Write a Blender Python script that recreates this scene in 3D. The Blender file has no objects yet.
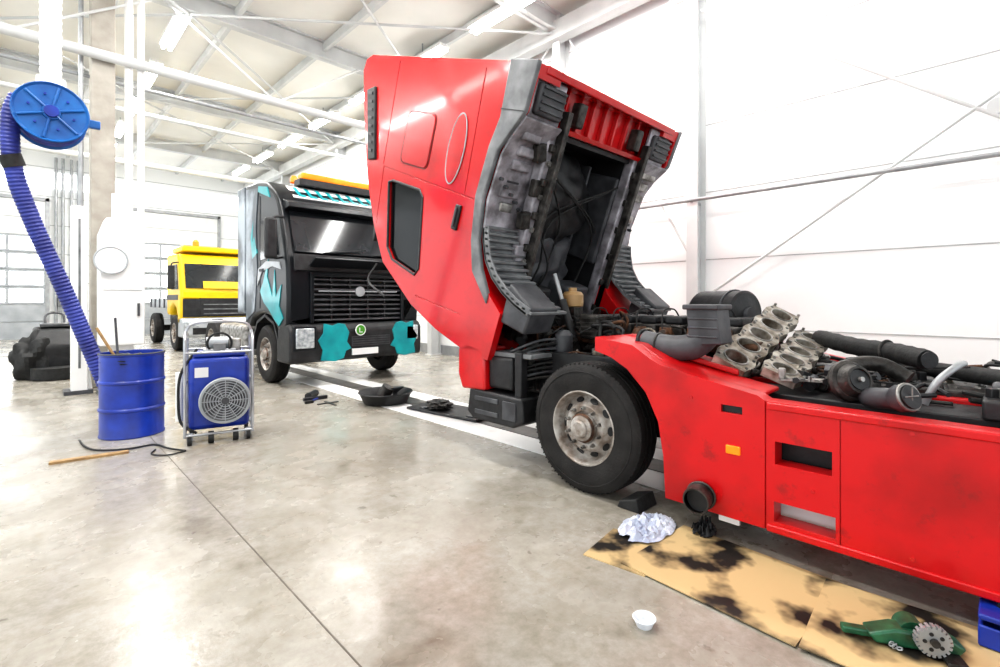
import bpy, bmesh, math, random
from mathutils import Vector, Matrix, noise
random.seed(7)
R=math.radians
# ---------------------------------------------------------------- materials
def M(name,c,rough=.5,metal=0.,var=.25,scale=6.,bump=0.,coat=0.,c2=None,lo=.35,hi=.7,emit=0.,detail=6.,bscale=None,spec=.5):
    m=bpy.data.materials.new(name); m.use_nodes=True
    nt=m.node_tree; b=nt.nodes['Principled BSDF']
    tc=nt.nodes.new('ShaderNodeTexCoord')
    n=nt.nodes.new('ShaderNodeTexNoise'); n.inputs['Scale'].default_value=scale; n.inputs['Detail'].default_value=detail
    nt.links.new(tc.outputs['Object'],n.inputs['Vector'])
    r=nt.nodes.new('ShaderNodeValToRGB')
    r.color_ramp.elements[0].position=lo; r.color_ramp.elements[1].position=hi
    if c2 is None: c2=tuple(x*(1-var) for x in c)
    r.color_ramp.elements[0].color=(*c2,1); r.color_ramp.elements[1].color=(*c,1)
    nt.links.new(n.outputs['Fac'],r.inputs['Fac']); nt.links.new(r.outputs['Color'],b.inputs['Base Color'])
    b.inputs['Roughness'].default_value=rough; b.inputs['Metallic'].default_value=metal
    b.inputs['Specular IOR Level'].default_value=spec
    if coat: b.inputs['Coat Weight'].default_value=coat; b.inputs['Coat Roughness'].default_value=.08
    if emit:
        b.inputs['Emission Color'].default_value=(*c,1); b.inputs['Emission Strength'].default_value=emit
    if bump:
        n2=nt.nodes.new('ShaderNodeTexNoise'); n2.inputs['Scale'].default_value=bscale or scale*3; n2.inputs['Detail'].default_value=8
        nt.links.new(tc.outputs['Object'],n2.inputs['Vector'])
        bp=nt.nodes.new('ShaderNodeBump'); bp.inputs['Strength'].default_value=bump; bp.inputs['Distance'].default_value=.02
        nt.links.new(n2.outputs['Fac'],bp.inputs['Height']); nt.links.new(bp.outputs['Normal'],b.inputs['Normal'])
    return m
def grime(m,scale=5.,amt=.8,col=(.03,.015,.012),lo=.28,hi=.46):
    nt=m.node_tree; b=nt.nodes['Principled BSDF']; src=b.inputs['Base Color'].links[0].from_socket
    tc=nt.nodes.new('ShaderNodeTexCoord'); n=nt.nodes.new('ShaderNodeTexNoise'); n.inputs['Scale'].default_value=scale; n.inputs['Detail'].default_value=10; n.inputs['Roughness'].default_value=.72
    nt.links.new(tc.outputs['Object'],n.inputs['Vector'])
    r=nt.nodes.new('ShaderNodeValToRGB'); r.color_ramp.elements[0].position=lo; r.color_ramp.elements[1].position=hi; r.color_ramp.elements[0].color=(amt,)*3+(1,); r.color_ramp.elements[1].color=(0,0,0,1)
    nt.links.new(n.outputs['Fac'],r.inputs['Fac'])
    x=nt.nodes.new('ShaderNodeMix'); x.data_type='RGBA'; x.inputs['B'].default_value=(*col,1)
    nt.links.new(r.outputs['Color'],x.inputs['Factor']); nt.links.new(src,x.inputs['A']); nt.links.new(x.outputs['Result'],b.inputs['Base Color'])
red=M('red_paint',(.58,.004,.007),.24,0,c2=(.42,.003,.005),scale=1.6,coat=.5,spec=.4,lo=.3,hi=.65); grime(red,3.5,.3,(.20,.006,.006),.33,.5)
redf=M('red_panel_paint',(.58,.005,.008),.34,0,c2=(.38,.004,.005),scale=2.4,coat=.25,bump=.04,lo=.3,hi=.52,spec=.35); grime(redf,6,.45,(.12,.012,.010),.32,.42)
redd=M('red_dark_seam',(.16,.004,.005),.5,0)
blackp=M('black_plastic',(.022,.022,.024),.5,0,c2=(.008,.008,.009),scale=9,bump=.15)
blackg=M('black_gloss',(.010,.012,.015),.32,0,c2=(.006,.007,.009),scale=2,spec=.35)
rubber=M('rubber',(.025,.025,.025),.7,0,c2=(.010,.010,.010),scale=20,bump=.2)
tyre=M('tyre_rubber',(.030,.028,.027),.7,0,c2=(.012,.011,.011),scale=5,bump=.2,bscale=60,spec=.3)
greyp=M('grey_plastic',(.22,.225,.23),.5,0,c2=(.10,.104,.11),scale=6,bump=.1)
greyd=M('dark_grey_plastic',(.085,.088,.095),.5,0,c2=(.035,.035,.04),scale=6,bump=.1)
iron=M('cast_iron',(.085,.078,.072),.45,.4,c2=(.012,.011,.010),scale=11,bump=.4)
rust=M('rusty_iron',(.17,.075,.035),.7,.2,c2=(.03,.017,.012),scale=14,bump=.4)
alu=M('aluminium',(.50,.49,.47),.42,.7,c2=(.12,.11,.10),scale=10,bump=.25)
shield=M('heat_shield',(.46,.44,.48),.45,.2,c2=(.14,.13,.14),scale=7,bump=.3)
steel=M('steel_rim',(.56,.54,.51),.42,.35,c2=(.22,.18,.15),scale=9,bump=.1); grime(steel,14,.6,(.12,.07,.045),.36,.5)
chrome=M('chrome_tube',(.50,.51,.53),.3,.8,c2=(.33,.33,.35),scale=6)
whitep=M('white_paint',(.84,.84,.83),.45,0,c2=(.74,.74,.73),scale=2)
whites=M('white_strip_paint',(.95,.95,.94),.2,0,c2=(.80,.79,.77),scale=4,lo=.25,hi=.4)
silver=M('silver_grey_paint',(.46,.48,.50),.4,.2,c2=(.34,.36,.38),scale=3)
silverl=M('fairing_grey_paint',(.36,.41,.46),.35,0,c2=(.05,.065,.08),scale=1.5,lo=.42,hi=.6)
teal=M('teal_paint',(.0,.36,.39),.3,0,c2=(.0,.24,.27),scale=4,coat=.2)
yellow=M('yellow_paint',(.85,.56,.0),.4,0,c2=(.70,.44,.0),scale=3)
blue=M('blue_drum_paint',(.008,.045,.40),.38,0,c2=(.005,.022,.22),scale=5,coat=.15,bump=.05)
blueb=M('blue_reel_paint',(.008,.14,.43),.4,0,c2=(.006,.08,.30),scale=5)
hoseb=M('blue_hose',(.035,.055,.32),.5,0,c2=(.015,.022,.17),scale=5)
glassd=M('dark_glass',(.006,.007,.008),.12,0,c2=(.004,.005,.006),scale=2,spec=.3)
glassw=M('windscreen_glass',(.02,.024,.028),.1,0,c2=(.01,.012,.014),scale=1.5,coat=.3)
lampg=M('headlamp_glass',(.75,.78,.80),.1,.3,c2=(.35,.38,.40),scale=20)
orange=M('orange_lamp',(1.,.30,.01),.3,0,c2=(.8,.2,.0),scale=5,emit=.25)
wood=M('wood',(.42,.27,.12),.6,0,c2=(.24,.14,.055),scale=14)
green=M('green_enamel',(.02,.14,.065),.35,0,c2=(.008,.05,.025),scale=14,coat=.2)
greenl=M('green_sign',(.08,.35,.02),.4)
plasticw=M('white_plastic',(.85,.86,.88),.3,0,c2=(.65,.68,.75),scale=12)
rag=M('plastic_bag',(.76,.79,.88),.3,0,c2=(.36,.40,.52),scale=7,bump=.8,bscale=14)
brownr=M('reservoir_plastic',(.42,.27,.12),.4,0,c2=(.30,.18,.08),scale=6)
concol=M('column_concrete',(.48,.45,.40),.8,0,c2=(.33,.30,.26),scale=3,bump=.2)
lampm=M('tube_light',(1,.98,.94),.4,emit=14.)
cardb=M('oily_cardboard',(.56,.41,.21),.6,0,c2=(.010,.008,.006),scale=2.6,lo=.42,hi=.52,detail=4)
ceilm=M('ceiling_sheet',(.82,.81,.77),.6,0,c2=(.71,.70,.66),scale=.6)
wallm=M('wall_panel',(.88,.89,.89),.5,0,c2=(.84,.85,.85),scale=.5)
jointm=M('panel_joint',(.50,.51,.51),.6)
steelw=M('white_steel',(.64,.65,.65),.45,0,c2=(.54,.55,.55),scale=2)
steelg=M('galvanised_steel',(.42,.43,.44),.4,.4,c2=(.30,.31,.32),scale=6)
cover=M('pit_cover_steel',(.13,.12,.11),.4,.2,c2=(.05,.046,.04),scale=4,bump=.2)
glow=M('daylight_pane',(.94,.97,1.),.3,emit=3.5)
headm=M('head_casting',(.52,.49,.43),.4,.5,c2=(.14,.11,.08),scale=12,bump=.25)
def floor_mat():
    m=bpy.data.materials.new('concrete_floor'); m.use_nodes=True; nt=m.node_tree; N=nt.nodes; L=nt.links
    b=N['Principled BSDF']; tc=N.new('ShaderNodeTexCoord')
    def ns(s,d,rough=.5,dist=0.):
        n=N.new('ShaderNodeTexNoise'); n.inputs['Scale'].default_value=s; n.inputs['Detail'].default_value=d; n.inputs['Roughness'].default_value=rough; n.inputs['Distortion'].default_value=dist
        L.new(tc.outputs['Object'],n.inputs['Vector']); return n
    def ramp(n,p):
        r=N.new('ShaderNodeValToRGB'); e=r.color_ramp.elements
        e[0].position,e[0].color=p[0][0],(*p[0][1],1); e[1].position,e[1].color=p[-1][0],(*p[-1][1],1)
        for q in p[1:-1]:
            x=e.new(q[0]); x.color=(*q[1],1)
        L.new(n.outputs['Fac'],r.inputs['Fac']); return r
    def mul(a,bb,f=1.):
        x=N.new('ShaderNodeMix'); x.data_type='RGBA'; x.blend_type='MULTIPLY'; x.inputs['Factor'].default_value=f
        L.new(a,x.inputs['A']); L.new(bb,x.inputs['B']); return x.outputs['Result']
    base=ramp(ns(.9,8,.62),[(.32,(.29,.27,.235)),(.5,(.37,.35,.31)),(.68,(.45,.43,.39))])
    fine=ramp(ns(16,9,.75),[(.3,(.72,.70,.67)),(.62,(1,1,1))])
    mid=ramp(ns(4,6,.6,.4),[(.35,(.84,.82,.78)),(.6,(1,1,1))])
    st=ramp(ns(2.1,3,.55,.3),[(.22,(.26,.23,.20)),(.28,(.72,.69,.65)),(.38,(1,1,1))])
    st2=ramp(ns(7.5,3,.5),[(.25,(.32,.29,.26)),(.31,(1,1,1))])
    c=mul(mul(mul(mul(base.outputs['Color'],fine.outputs['Color']),mid.outputs['Color']),st.outputs['Color']),st2.outputs['Color'],.7)
    L.new(c,b.inputs['Base Color'])
    rr=ramp(ns(1.7,5,.6),[(.35,(.13,.13,.13)),(.65,(.36,.36,.36))]); L.new(rr.outputs['Color'],b.inputs['Roughness'])
    n2=ns(40,8); bp=N.new('ShaderNodeBump'); bp.inputs['Strength'].default_value=.08; bp.inputs['Distance'].default_value=.01
    L.new(n2.outputs['Fac'],bp.inputs['Height']); L.new(bp.outputs['Normal'],b.inputs['Normal'])
    return m
floorm=floor_mat()
# ---------------------------------------------------------------- geometry
def box(x0,x1,y0,y1,z0,z1):
    v=[(x,y,z) for x in (x0,x1) for y in (y0,y1) for z in (z0,z1)]
    return v,[(0,1,3,2),(4,6,7,5),(0,4,5,1),(2,3,7,6),(0,2,6,4),(1,5,7,3)]
def prism(pts,a0,a1,axis='X'):
    f={'X':lambda p,a:(a,p[0],p[1]),'Y':lambda p,a:(p[0],a,p[1]),'Z':lambda p,a:(p[0],p[1],a)}[axis]
    n=len(pts); v=[f(p,a0) for p in pts]+[f(p,a1) for p in pts]
    return v,[tuple(range(n)),tuple(range(2*n-1,n-1,-1))]+[(i,(i+1)%n,n+(i+1)%n,n+i) for i in range(n)]
def frame(d):
    d=Vector(d).normalized(); u=d.orthogonal().normalized()
    if abs(d.z)<.9:
        u=d.cross(Vector((0,0,1))).normalized()
    return d,u,d.cross(u).normalized()
def lathe(o,axis,prof,n=32,cap=True):
    d,u,w=frame(axis); o=Vector(o); v=[];f=[]
    for r,t in prof:
        for i in range(n):
            a=2*math.pi*i/n; v.append(tuple(o+d*t+(u*math.cos(a)+w*math.sin(a))*r))
    for k in range(len(prof)-1):
        for i in range(n):
            j=(i+1)%n; f.append((k*n+i,k*n+j,(k+1)*n+j,(k+1)*n+i))
    if cap:
        if prof[0][0]>1e-4: f.append(tuple(range(n-1,-1,-1)))
        if prof[-1][0]>1e-4: f.append(tuple(range((len(prof)-1)*n,len(prof)*n)))
    return v,f
def cyl(p0,p1,r0,r1=None,n=24):
    p0=Vector(p0);p1=Vector(p1)
    return lathe(p0,p1-p0,[(r0,0),(r0 if r1 is None else r1,(p1-p0).length)],n)
def ring(o,axis,Rr,r,n=32,m=10):
    return lathe(o,axis,[(Rr+r*math.cos(2*math.pi*k/m),r*math.sin(2*math.pi*k/m)) for k in range(m+1)],n,False)
def cat(pts,res):
    P=[Vector(p) for p in pts]; P=[P[0]*2-P[1]]+P+[P[-1]*2-P[-2]]; o=[]
    for i in range(1,len(P)-2):
        for k in range(res):
            t=k/res; a,b,c,d=P[i-1:i+3]
            o.append(.5*((2*b)+(c-a)*t+(2*a-5*b+4*c-d)*t*t+(3*b-a-3*c+d)*t**3))
    o.append(P[-2]); return o
def even(P,step):
    out=[P[0]]; acc=0.
    for a,b in zip(P,P[1:]):
        L=(b-a).length
        while acc+L>=step:
            t=(step-acc)/L; a=a.lerp(b,t); out.append(a); L=(b-a).length; acc=0.
            if L<1e-9: break
        acc+=L
    return out
def tube(pts,r,n=10,res=6,corr=0.,straight=False,step=None):
    P=[Vector(p) for p in pts] if straight else cat(pts,res)
    if step: P=even(P,step)
    v=[];f=[]; up=None
    for i,p in enumerate(P):
        d=(P[min(i+1,len(P)-1)]-P[max(i-1,0)]).normalized()
        if up is None: up=d.orthogonal().normalized()
        up=(up-d*up.dot(d)).normalized(); w=d.cross(up)
        rr=r*(1+(corr if i%2 else -corr))
        for k in range(n):
            a=2*math.pi*k/n; v.append(tuple(p+(up*math.cos(a)+w*math.sin(a))*rr))
    for i in range(len(P)-1):
        for k in range(n):
            j=(k+1)%n; f.append((i*n+k,i*n+j,(i+1)*n+j,(i+1)*n+k))
    f.append(tuple(range(n-1,-1,-1))); f.append(tuple(range((len(P)-1)*n,len(P)*n)))
    return v,f
def blob(c,rx,ry,rz,amp=.2,fr=3.,n=20,seed=0,flat=True):
    v=[];f=[]
    for i in range(n+1):
        th=math.pi*i/n
        for j in range(n*2):
            ph=math.pi*j/n; d=Vector((math.sin(th)*math.cos(ph),math.sin(th)*math.sin(ph),math.cos(th)))
            k=1+amp*noise.noise(d*fr+Vector((seed,seed*2,0)))*2
            z=d.z*rz*k
            v.append((c[0]+d.x*rx*k,c[1]+d.y*ry*k,max(c[2]+z,.004) if flat else c[2]+z))
    m=n*2
    for i in range(n):
        for j in range(m):
            f.append((i*m+j,i*m+(j+1)%m,(i+1)*m+(j+1)%m,(i+1)*m+j))
    return v,f
def crumple(cx,cy,lx,ly,h,z0,seed=1,n=34):
    v=[];f=[]
    for i in range(n+1):
        for j in range(n+1):
            u=i/n*2-1;w=j/n*2-1
            e=1+.25*noise.noise(Vector((math.atan2(w,u)*1.5,seed,0)))
            x=u*math.sqrt(1-w*w/2)*e;y=w*math.sqrt(1-u*u/2)*e
            rr=min(1,math.sqrt(x*x+y*y)); p=Vector((x*3.2,y*3.2,seed))
            z=abs(noise.noise(p))*1.4+abs(noise.noise(p*2.3))*.7
            v.append((cx+x*lx+.02*noise.noise(p*3),cy+y*ly,z0+.004+h*z*(1-rr**4)))
    for i in range(n):
        for j in range(n): a=i*(n+1)+j; f.append((a,a+1,a+n+2,a+n+1))
    return v,f
def strip(pts,th,x0,x1):
    up=[];dn=[]
    for i,p in enumerate(pts):
        a=Vector(pts[max(i-1,0)]);b=Vector(pts[min(i+1,len(pts)-1)]);d=(b-a).normalized();nn=Vector((-d.y,d.x))*th/2
        up.append(tuple(Vector(p)+nn));dn.append(tuple(Vector(p)-nn))
    return prism(up+dn[::-1],x0,x1,'X')
def xf(g,m): return [tuple(m@Vector(p)) for p in g[0]],g[1]
class G:
    def __init__(s,name,o=(0,0,0),rot=(0,0,0),local=False,parent=None,parent_o=None,scale=1):
        s.e=bpy.data.objects.new(name,None); s.e.empty_display_size=.1; bpy.context.collection.objects.link(s.e)
        s.e.rotation_euler=rot; s.e.scale=(scale,)*3; s.o=Vector((0,0,0)) if local else Vector(o)
        if parent: s.e.parent=parent; s.e.location=Vector(o)-Vector(parent_o)
        else: s.e.location=o
        s.parts={}; s.bev={}; s.cut={}
    def add(s,name,mat,g,bev=0.,cuts=None):
        v,f=s.parts.setdefault((name,mat.name),([],[])); k=len(v)
        v.extend(g[0]); f.extend([tuple(i+k for i in q) for q in g[1]])
        if bev: s.bev[(name,mat.name)]=bev
        if cuts: s.cut.setdefault((name,mat.name),[]).extend(cuts)
    def finish(s):
        for (name,mn),(v,f) in s.parts.items():
            ob=mk(name,v,f,bpy.data.materials[mn],s.o)
            ob.parent=s.e
            for c in s.cut.get((name,mn),[]):
                co=mk('tmpcut',c[0],c[1],bpy.data.materials[mn],s.o)
                md=ob.modifiers.new('b','BOOLEAN'); md.operation='DIFFERENCE'; md.solver='EXACT'; md.object=co
                co.parent=s.e; bpy.context.view_layer.update()
                ev=ob.evaluated_get(bpy.context.evaluated_depsgraph_get()); nm=bpy.data.meshes.new_from_object(ev)
                ob.modifiers.clear(); ob.data=nm
                bpy.data.objects.remove(co,do_unlink=True)
            for p in ob.data.polygons: p.use_smooth=True
            ob.data.set_sharp_from_angle(angle=R(32))
            if s.bev.get((name,mn)):
                b=ob.modifiers.new('bevel','BEVEL'); b.width=s.bev[(name,mn)]; b.segments=3; b.limit_method='ANGLE'; b.angle_limit=R(25); b.harden_normals=False
        return s.e
def mk(name,v,f,mat,o=Vector((0,0,0))):
    me=bpy.data.meshes.new(name); me.from_pydata([tuple(Vector(p)-o) for p in v],[],f)
    bm=bmesh.new(); bm.from_mesh(me); bmesh.ops.recalc_face_normals(bm,faces=bm.faces); bm.to_mesh(me); bm.free()
    me.materials.append(mat); ob=bpy.data.objects.new(name,me); bpy.context.collection.objects.link(ob); return ob
def single(name,mat,g,o=(0,0,0),bev=0):
    ob=mk(name,g[0],g[1],mat,Vector(o)); ob.location=o
    for p in ob.data.polygons: p.use_smooth=True
    ob.data.set_sharp_from_angle(angle=R(32))
    if bev:
        b=ob.modifiers.new('bevel','BEVEL'); b.width=bev; b.segments=2; b.limit_method='ANGLE'
    return ob
# ---------------------------------------------------------------- room
WX=8.0; FY=25.5; H=7.2
single('floor',floorm,box(-10,WX,-7,FY,-.2,0))
single('wall_right',wallm,box(WX,WX+.2,-7,FY,-.2,H))
single('wall_far',wallm,box(-10,WX+.2,FY,FY+.2,-.2,H))
single('ceiling',ceilm,box(-10,WX+.2,-7,FY+.2,H,H+.2))
g=G('trim_wall_joints',(WX,5,3))
for z in (1.0,2.1,3.2,4.3,5.4,6.5): g.add('joint',jointm,box(WX-.008,WX+.01,-7,FY,z,z+.014))
for z in (1.0,2.1,3.2,4.3,5.4,6.5): g.add('joint',jointm,box(-10,WX,FY-.01,FY+.01,z,z+.025))
g.add('kickboard',steelg,box(WX-.02,WX,-7,FY,0,.25)); g.finish()
g=G('floor_expansion_joint',(.953,5,0))
fj=M('joint_dark',(.13,.11,.09),.8)
g.add('joint',fj,box(.949,.956,-3,25,-.001,.0015)); g.add('joint',fj,box(-8,3.4,12.0,12.012,-.001,.0015)); g.finish()
def ibeam_col(name,x,y,z1):
    g=G(name,(x,y,0))
    g.add('flange',steelw,box(x-.16,x-.135,y-.09,y+.09,0,z1)); g.add('flange',steelw,box(x+.135,x+.16,y-.09,y+.09,0,z1))
    g.add('web',steelw,box(x-.14,x+.14,y-.008,y+.008,0,z1)); g.add('base_plate',steelw,box(x-.19,x+.19,y-.15,y+.15,0,.02)); g.finish()
for y in (-3.4,3.5,6.3,10.6,16,21): ibeam_col('steel_column',WX-.17,y,H)
g=G('wall_bracing',(WX-.1,3,3))
def rod(y0,z0,y1,z1,r=.022): g.add('rod',steelw,cyl((WX-.2,y0,z0),(WX-.2,y1,z1),r,n=8))
rod(3.4,6.1,-3.3,.9);rod(3.4,1.45,-3.3,6.1);rod(3.6,6.9,6.2,3.4);rod(3.6,2.2,6.2,6.9);rod(6.4,6.9,10.5,2.5);rod(6.4,2.5,10.5,6.9)
g.add('node',steelw,cyl((WX-.22,.06,3.62),(WX-.18,.06,3.62),.09,n=16)); g.finish()
g=G('wall_pipe',(WX-.3,3,3))
g.add('pipe',steelg,cyl((WX-.33,-6,3.05),(WX-.33,11,3.05),.03,n=10))
for y in (-3,0,3.5,6.3,9): g.add('clip',steelg,box(WX-.34,WX,y-.02,y+.02,3.0,3.04))
g.finish()
g=G('roof_structure',(0,10,H))
def ib(y,h0=.38):
    g.add('rafter',steelw,box(-10,WX,y-.1,y+.1,H-.03,H)); g.add('rafter',steelw,box(-10,WX,y-.1,y+.1,H-h0,H-h0+.03)); g.add('rafter',steelw,box(-10,WX,y-.01,y+.01,H-h0,H))
for y in (3.5,6.3,10.6,16,21): ib(y)
for x in (-6,-4.2,-2.4,-.6,1.2,3.0,4.8,6.6): g.add('purlin',steelw,box(x-.04,x+.04,-7,FY,H-.2,H-.02))
g.add('eaves_beam',steelw,box(WX-.45,WX-.2,-7,FY,H-.55,H-.2))
for (a,b) in ((6.3,10.6),(10.6,16),(16,21)):
    for x0,x1 in ((-3,2.2),(2.2,7.6)):
        g.add('cross_rod',steelw,cyl((x0,a,H-.42),(x1,b,H-.42),.025,n=8)); g.add('cross_rod',steelw,cyl((x1,a,H-.42),(x0,b,H-.42),.025,n=8))
g.add('truss_chord',steelw,cyl((-9,10.4,5.5),(7.8,10.4,5.5),.085,n=16))
g.add('truss_chord',steelg,cyl((-9,10.7,5.2),(7.8,10.7,5.2),.03,n=10))
g.add('truss_chord',steelw,cyl((-9,13.4,5.6),(7.8,13.4,5.6),.05,n=12))
for i in range(5):
    x=-8+i*3.9
    g.add('truss_web',steelw,cyl((x,10.4,5.5),(x+1.95,10.5,H-.35),.022,n=8)); g.add('truss_web',steelw,cyl((x+3.9,10.4,5.5),(x+1.95,10.5,H-.35),.022,n=8))
g.add('truss_chord',steelw,cyl((-9,18.4,5.6),(7.8,18.4,5.6),.085,n=16))
g.finish()
g=G('fluorescent_lamps',(2,10,6.8))
for x in (-2.1,2.15,6.4):
    for y in (1.2,3.9,6.6,9.1,11.6,14.2,16.8,19.4,22.0):
        g.add('housing',whitep,box(x-.13,x+.13,y-.8,y+.8,6.83,6.9)); g.add('hanger',steelg,box(x-.01,x+.01,y-.01,y+.01,6.9,H))
        g.add('tube',lampm,cyl((x-.06,y-.78,6.79),(x-.06,y+.78,6.79),.042,n=8)); g.add('tube',lampm,cyl((x+.06,y-.78,6.79),(x+.06,y+.78,6.79),.042,n=8))
g.finish()
def gate(name,x0,x1,h):
    g=G(name,((x0+x1)/2,FY,0)); y=FY-.12
    g.add('frame',steelg,box(x0-.12,x0,y,FY,0,h+.12)); g.add('frame',steelg,box(x1,x1+.12,y,FY,0,h+.12)); g.add('frame',steelg,box(x0-.12,x1+.12,y,FY,h,h+.12))
    n=int(h/.6)
    for i in range(n):
        z=i*h/n; z1=(i+1)*h/n-.02
        if 2<=i<=n-3:
            k=int((x1-x0)/.9)
            g.add('rail',silver,box(x0,x1,y+.03,FY,z,z+.07)); g.add('rail',silver,box(x0,x1,y+.03,FY,z1-.07,z1))
            for j in range(k+1):
                xx=x0+(x1-x0)*j/k; g.add('mullion',silver,box(max(x0,xx-.05),min(x1,xx+.05),y+.035,FY,z,z1))
            g.add('pane',glow,box(x0,x1,y+.07,FY,z+.07,z1-.07))
        else: g.add('panel',silver if i<2 else whitep,box(x0,x1,y+.04,FY,z,z1))
    g.finish()
gate('door_1',-4.6,.55,5.2); gate('door_2',2.0,6.4,5.2)
single('window_1',glow,box(-9,7.6,FY-.03,FY,5.75,6.35))
g=G('far_wall_pipes',(1.2,FY,3))
for x in (.85,1.05,1.3,1.5): g.add('pipe',steelg,cyl((x,FY-.2,0),(x,FY-.2,6.9),.05,n=10))
g.add('distribution_box',greyp,box(.9,1.5,FY-.35,FY-.1,1.2,2.3)); g.finish()
g=G('concrete_column',(.95,10.7,0))
g.add('shaft',concol,box(.78,1.1,10.5,10.85,0,H),.02)
g.add('duct',whitep,cyl((1.28,10.5,2.6),(1.28,10.5,H),.06,n=14)); g.add('duct',whitep,cyl((1.45,10.5,2.2),(1.45,10.5,H),.05,n=14))
g.add('duct',steelg,cyl((.66,10.6,0),(.66,10.6,H),.035,n=10)); g.finish()
g=G('switch_cabinet',(1.05,9.6,0))
g.add('body',whitep,prism([(.8,.75),(1.36,.75),(1.36,2.45),(1.22,2.7),(.88,2.7),(.8,2.45)],9.45,9.85,'Y'),.02)
g.add('leg',whitep,box(.93,1.23,9.55,9.8,0,.75),.01); g.add('foot',greyp,box(.8,1.36,9.45,9.9,0,.06))
g.add('gauge_disc',whitep,cyl((.93,9.445,2.05),(.93,9.38,2.05),.2,n=32)); g.add('gauge_ring',silver,ring((.93,9.38,2.05),(0,1,0),.2,.012))
g.add('door_seam',jointm,box(.84,1.32,9.44,9.45,1.6,1.61)); g.add('handle',greyd,box(1.26,1.29,9.42,9.45,1.2,1.4)); g.add('top_duct',whitep,cyl((1.05,9.65,2.65),(1.05,9.65,3.1),.09))
g.finish()
g=G('lift_post',(.6,10,0))
g.add('post',whitep,box(.5,.7,9.9,10.1,0,2.9),.015); g.add('slot',greyp,box(.585,.615,9.895,9.905,.4,2.7)); g.add('base',greyd,box(.42,.76,9.88,10.25,0,.06)); g.add('gusset',whitep,prism([(.7,.06),(.76,.06),(.7,.5)],9.98,10.02,'Y'))
g.finish()
# ---------------------------------------------------------------- wheel
def wheel(g,x,y,r=.505,side=-1,rimmat=steel,detail=True,pre='wheel'):
    s=-side; o=(x,y,r); ax=(s,0,0); k=r/.505; q=.955*k
    g.add(pre+'_tyre',tyre,lathe(o,ax,[(.28*k,.035),(.288*k,.015),(.33*k,.008),(.40*k,0),(.455*k,.008),(.478*k,.022),(.496*k,.035),(.505*k,.06),(.505*k,.092),(.493*k,.094),(.493*k,.103),(.505*k,.105),(.505*k,.145),(.493*k,.147),(.493*k,.156),(.505*k,.158),(.505*k,.198),(.493*k,.2),(.493*k,.209),(.505*k,.211),(.50*k,.24),(.48*k,.27),(.40*k,.28),(.29*k,.26),(.28*k,.1)],64,False))
    g.add(pre+'_tyre',tyre,ring((x+s*.006,y,r),ax,.435*k,.006,64,6)); g.add(pre+'_tyre',tyre,ring((x+s*.008,y,r),ax,.36*k,.004,64,6))
    if detail:
        for i in range(72):
            a=2*math.pi*i/72; c=math.cos(a);sn=math.sin(a)
            g.add(pre+'_tyre',tyre,xf(box(-.008,.012,-.005,.005,-.006,.010),Matrix.Translation((x+s*.036,y+.489*k*c,r+.489*k*sn))@Matrix.Rotation(a-math.pi/2,4,'X')))
    g.add(pre+'_rim',rimmat,lathe(o,ax,[(.285*q,.20),(.285*q,.06),(.300*q,.03),(.302*q,.012),(.292*q,.01),(.284*q,.022),(.272*q,.045),(.262*q,.09),(.255*q,.105),(.235*q,.098),(.205*q,.072),(.19*q,.05),(.176*q,.04),(.135*q,.04),(.13*q,.042)],64,False))
    g.add(pre+'_hub',rimmat,lathe(o,ax,[(.135*q,.056),(.118*q,.05),(.11*q,.02),(.10*q,-.005),(.075*q,-.015),(.07*q,-.03),(.055*q,-.04),(.0,-.042)],40,False))
    g.add(pre+'_hub',rust,lathe(o,ax,[(.118*q,.018),(.113*q,.012),(.104*q,.0)],40,False))
    n=10
    for i in range(n):
        a=2*math.pi*i/n
        c=math.cos(a);sn=math.sin(a)
        p=Vector((x+s*.082,y+.221*q*c,r+.221*q*sn))
        nrm=Vector((-s*.8,.6*c,.6*sn)).normalized()
        tang=Vector((0,-sn,c)); rad=nrm.cross(tang).normalized()
        v=[];m=16
        for w in range(m):
            b=2*math.pi*w/m; v.append(tuple(p+nrm*.008+tang*.036*q*math.cos(b)+rad*.024*q*math.sin(b)))
        for w in range(m):
            b=2*math.pi*w/m; v.append(tuple(p-nrm*.02+tang*.034*q*math.cos(b)+rad*.02*q*math.sin(b)))
        g.add(pre+'_holes',blackp,(v,[tuple(range(m)),tuple(range(2*m-1,m-1,-1))]+[(j,(j+1)%m,m+(j+1)%m,m+j) for j in range(m)]))
        a2=a+math.pi/n; yy=y+.158*q*math.cos(a2); zz=r+.158*q*math.sin(a2)
        g.add(pre+'_nuts',alu,cyl((x+s*.042,yy,zz),(x+s*.01,yy,zz),.016*q,.013*q,n=6)); g.add(pre+'_nuts',alu,cyl((x+s*.012,yy,zz),(x-s*.01,yy,zz),.008*q,n=8))
    g.add(pre+'_brake',iron,cyl((x+s*.14,y,r),(x+s*.3,y,r),.2*k,n=32))
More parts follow.
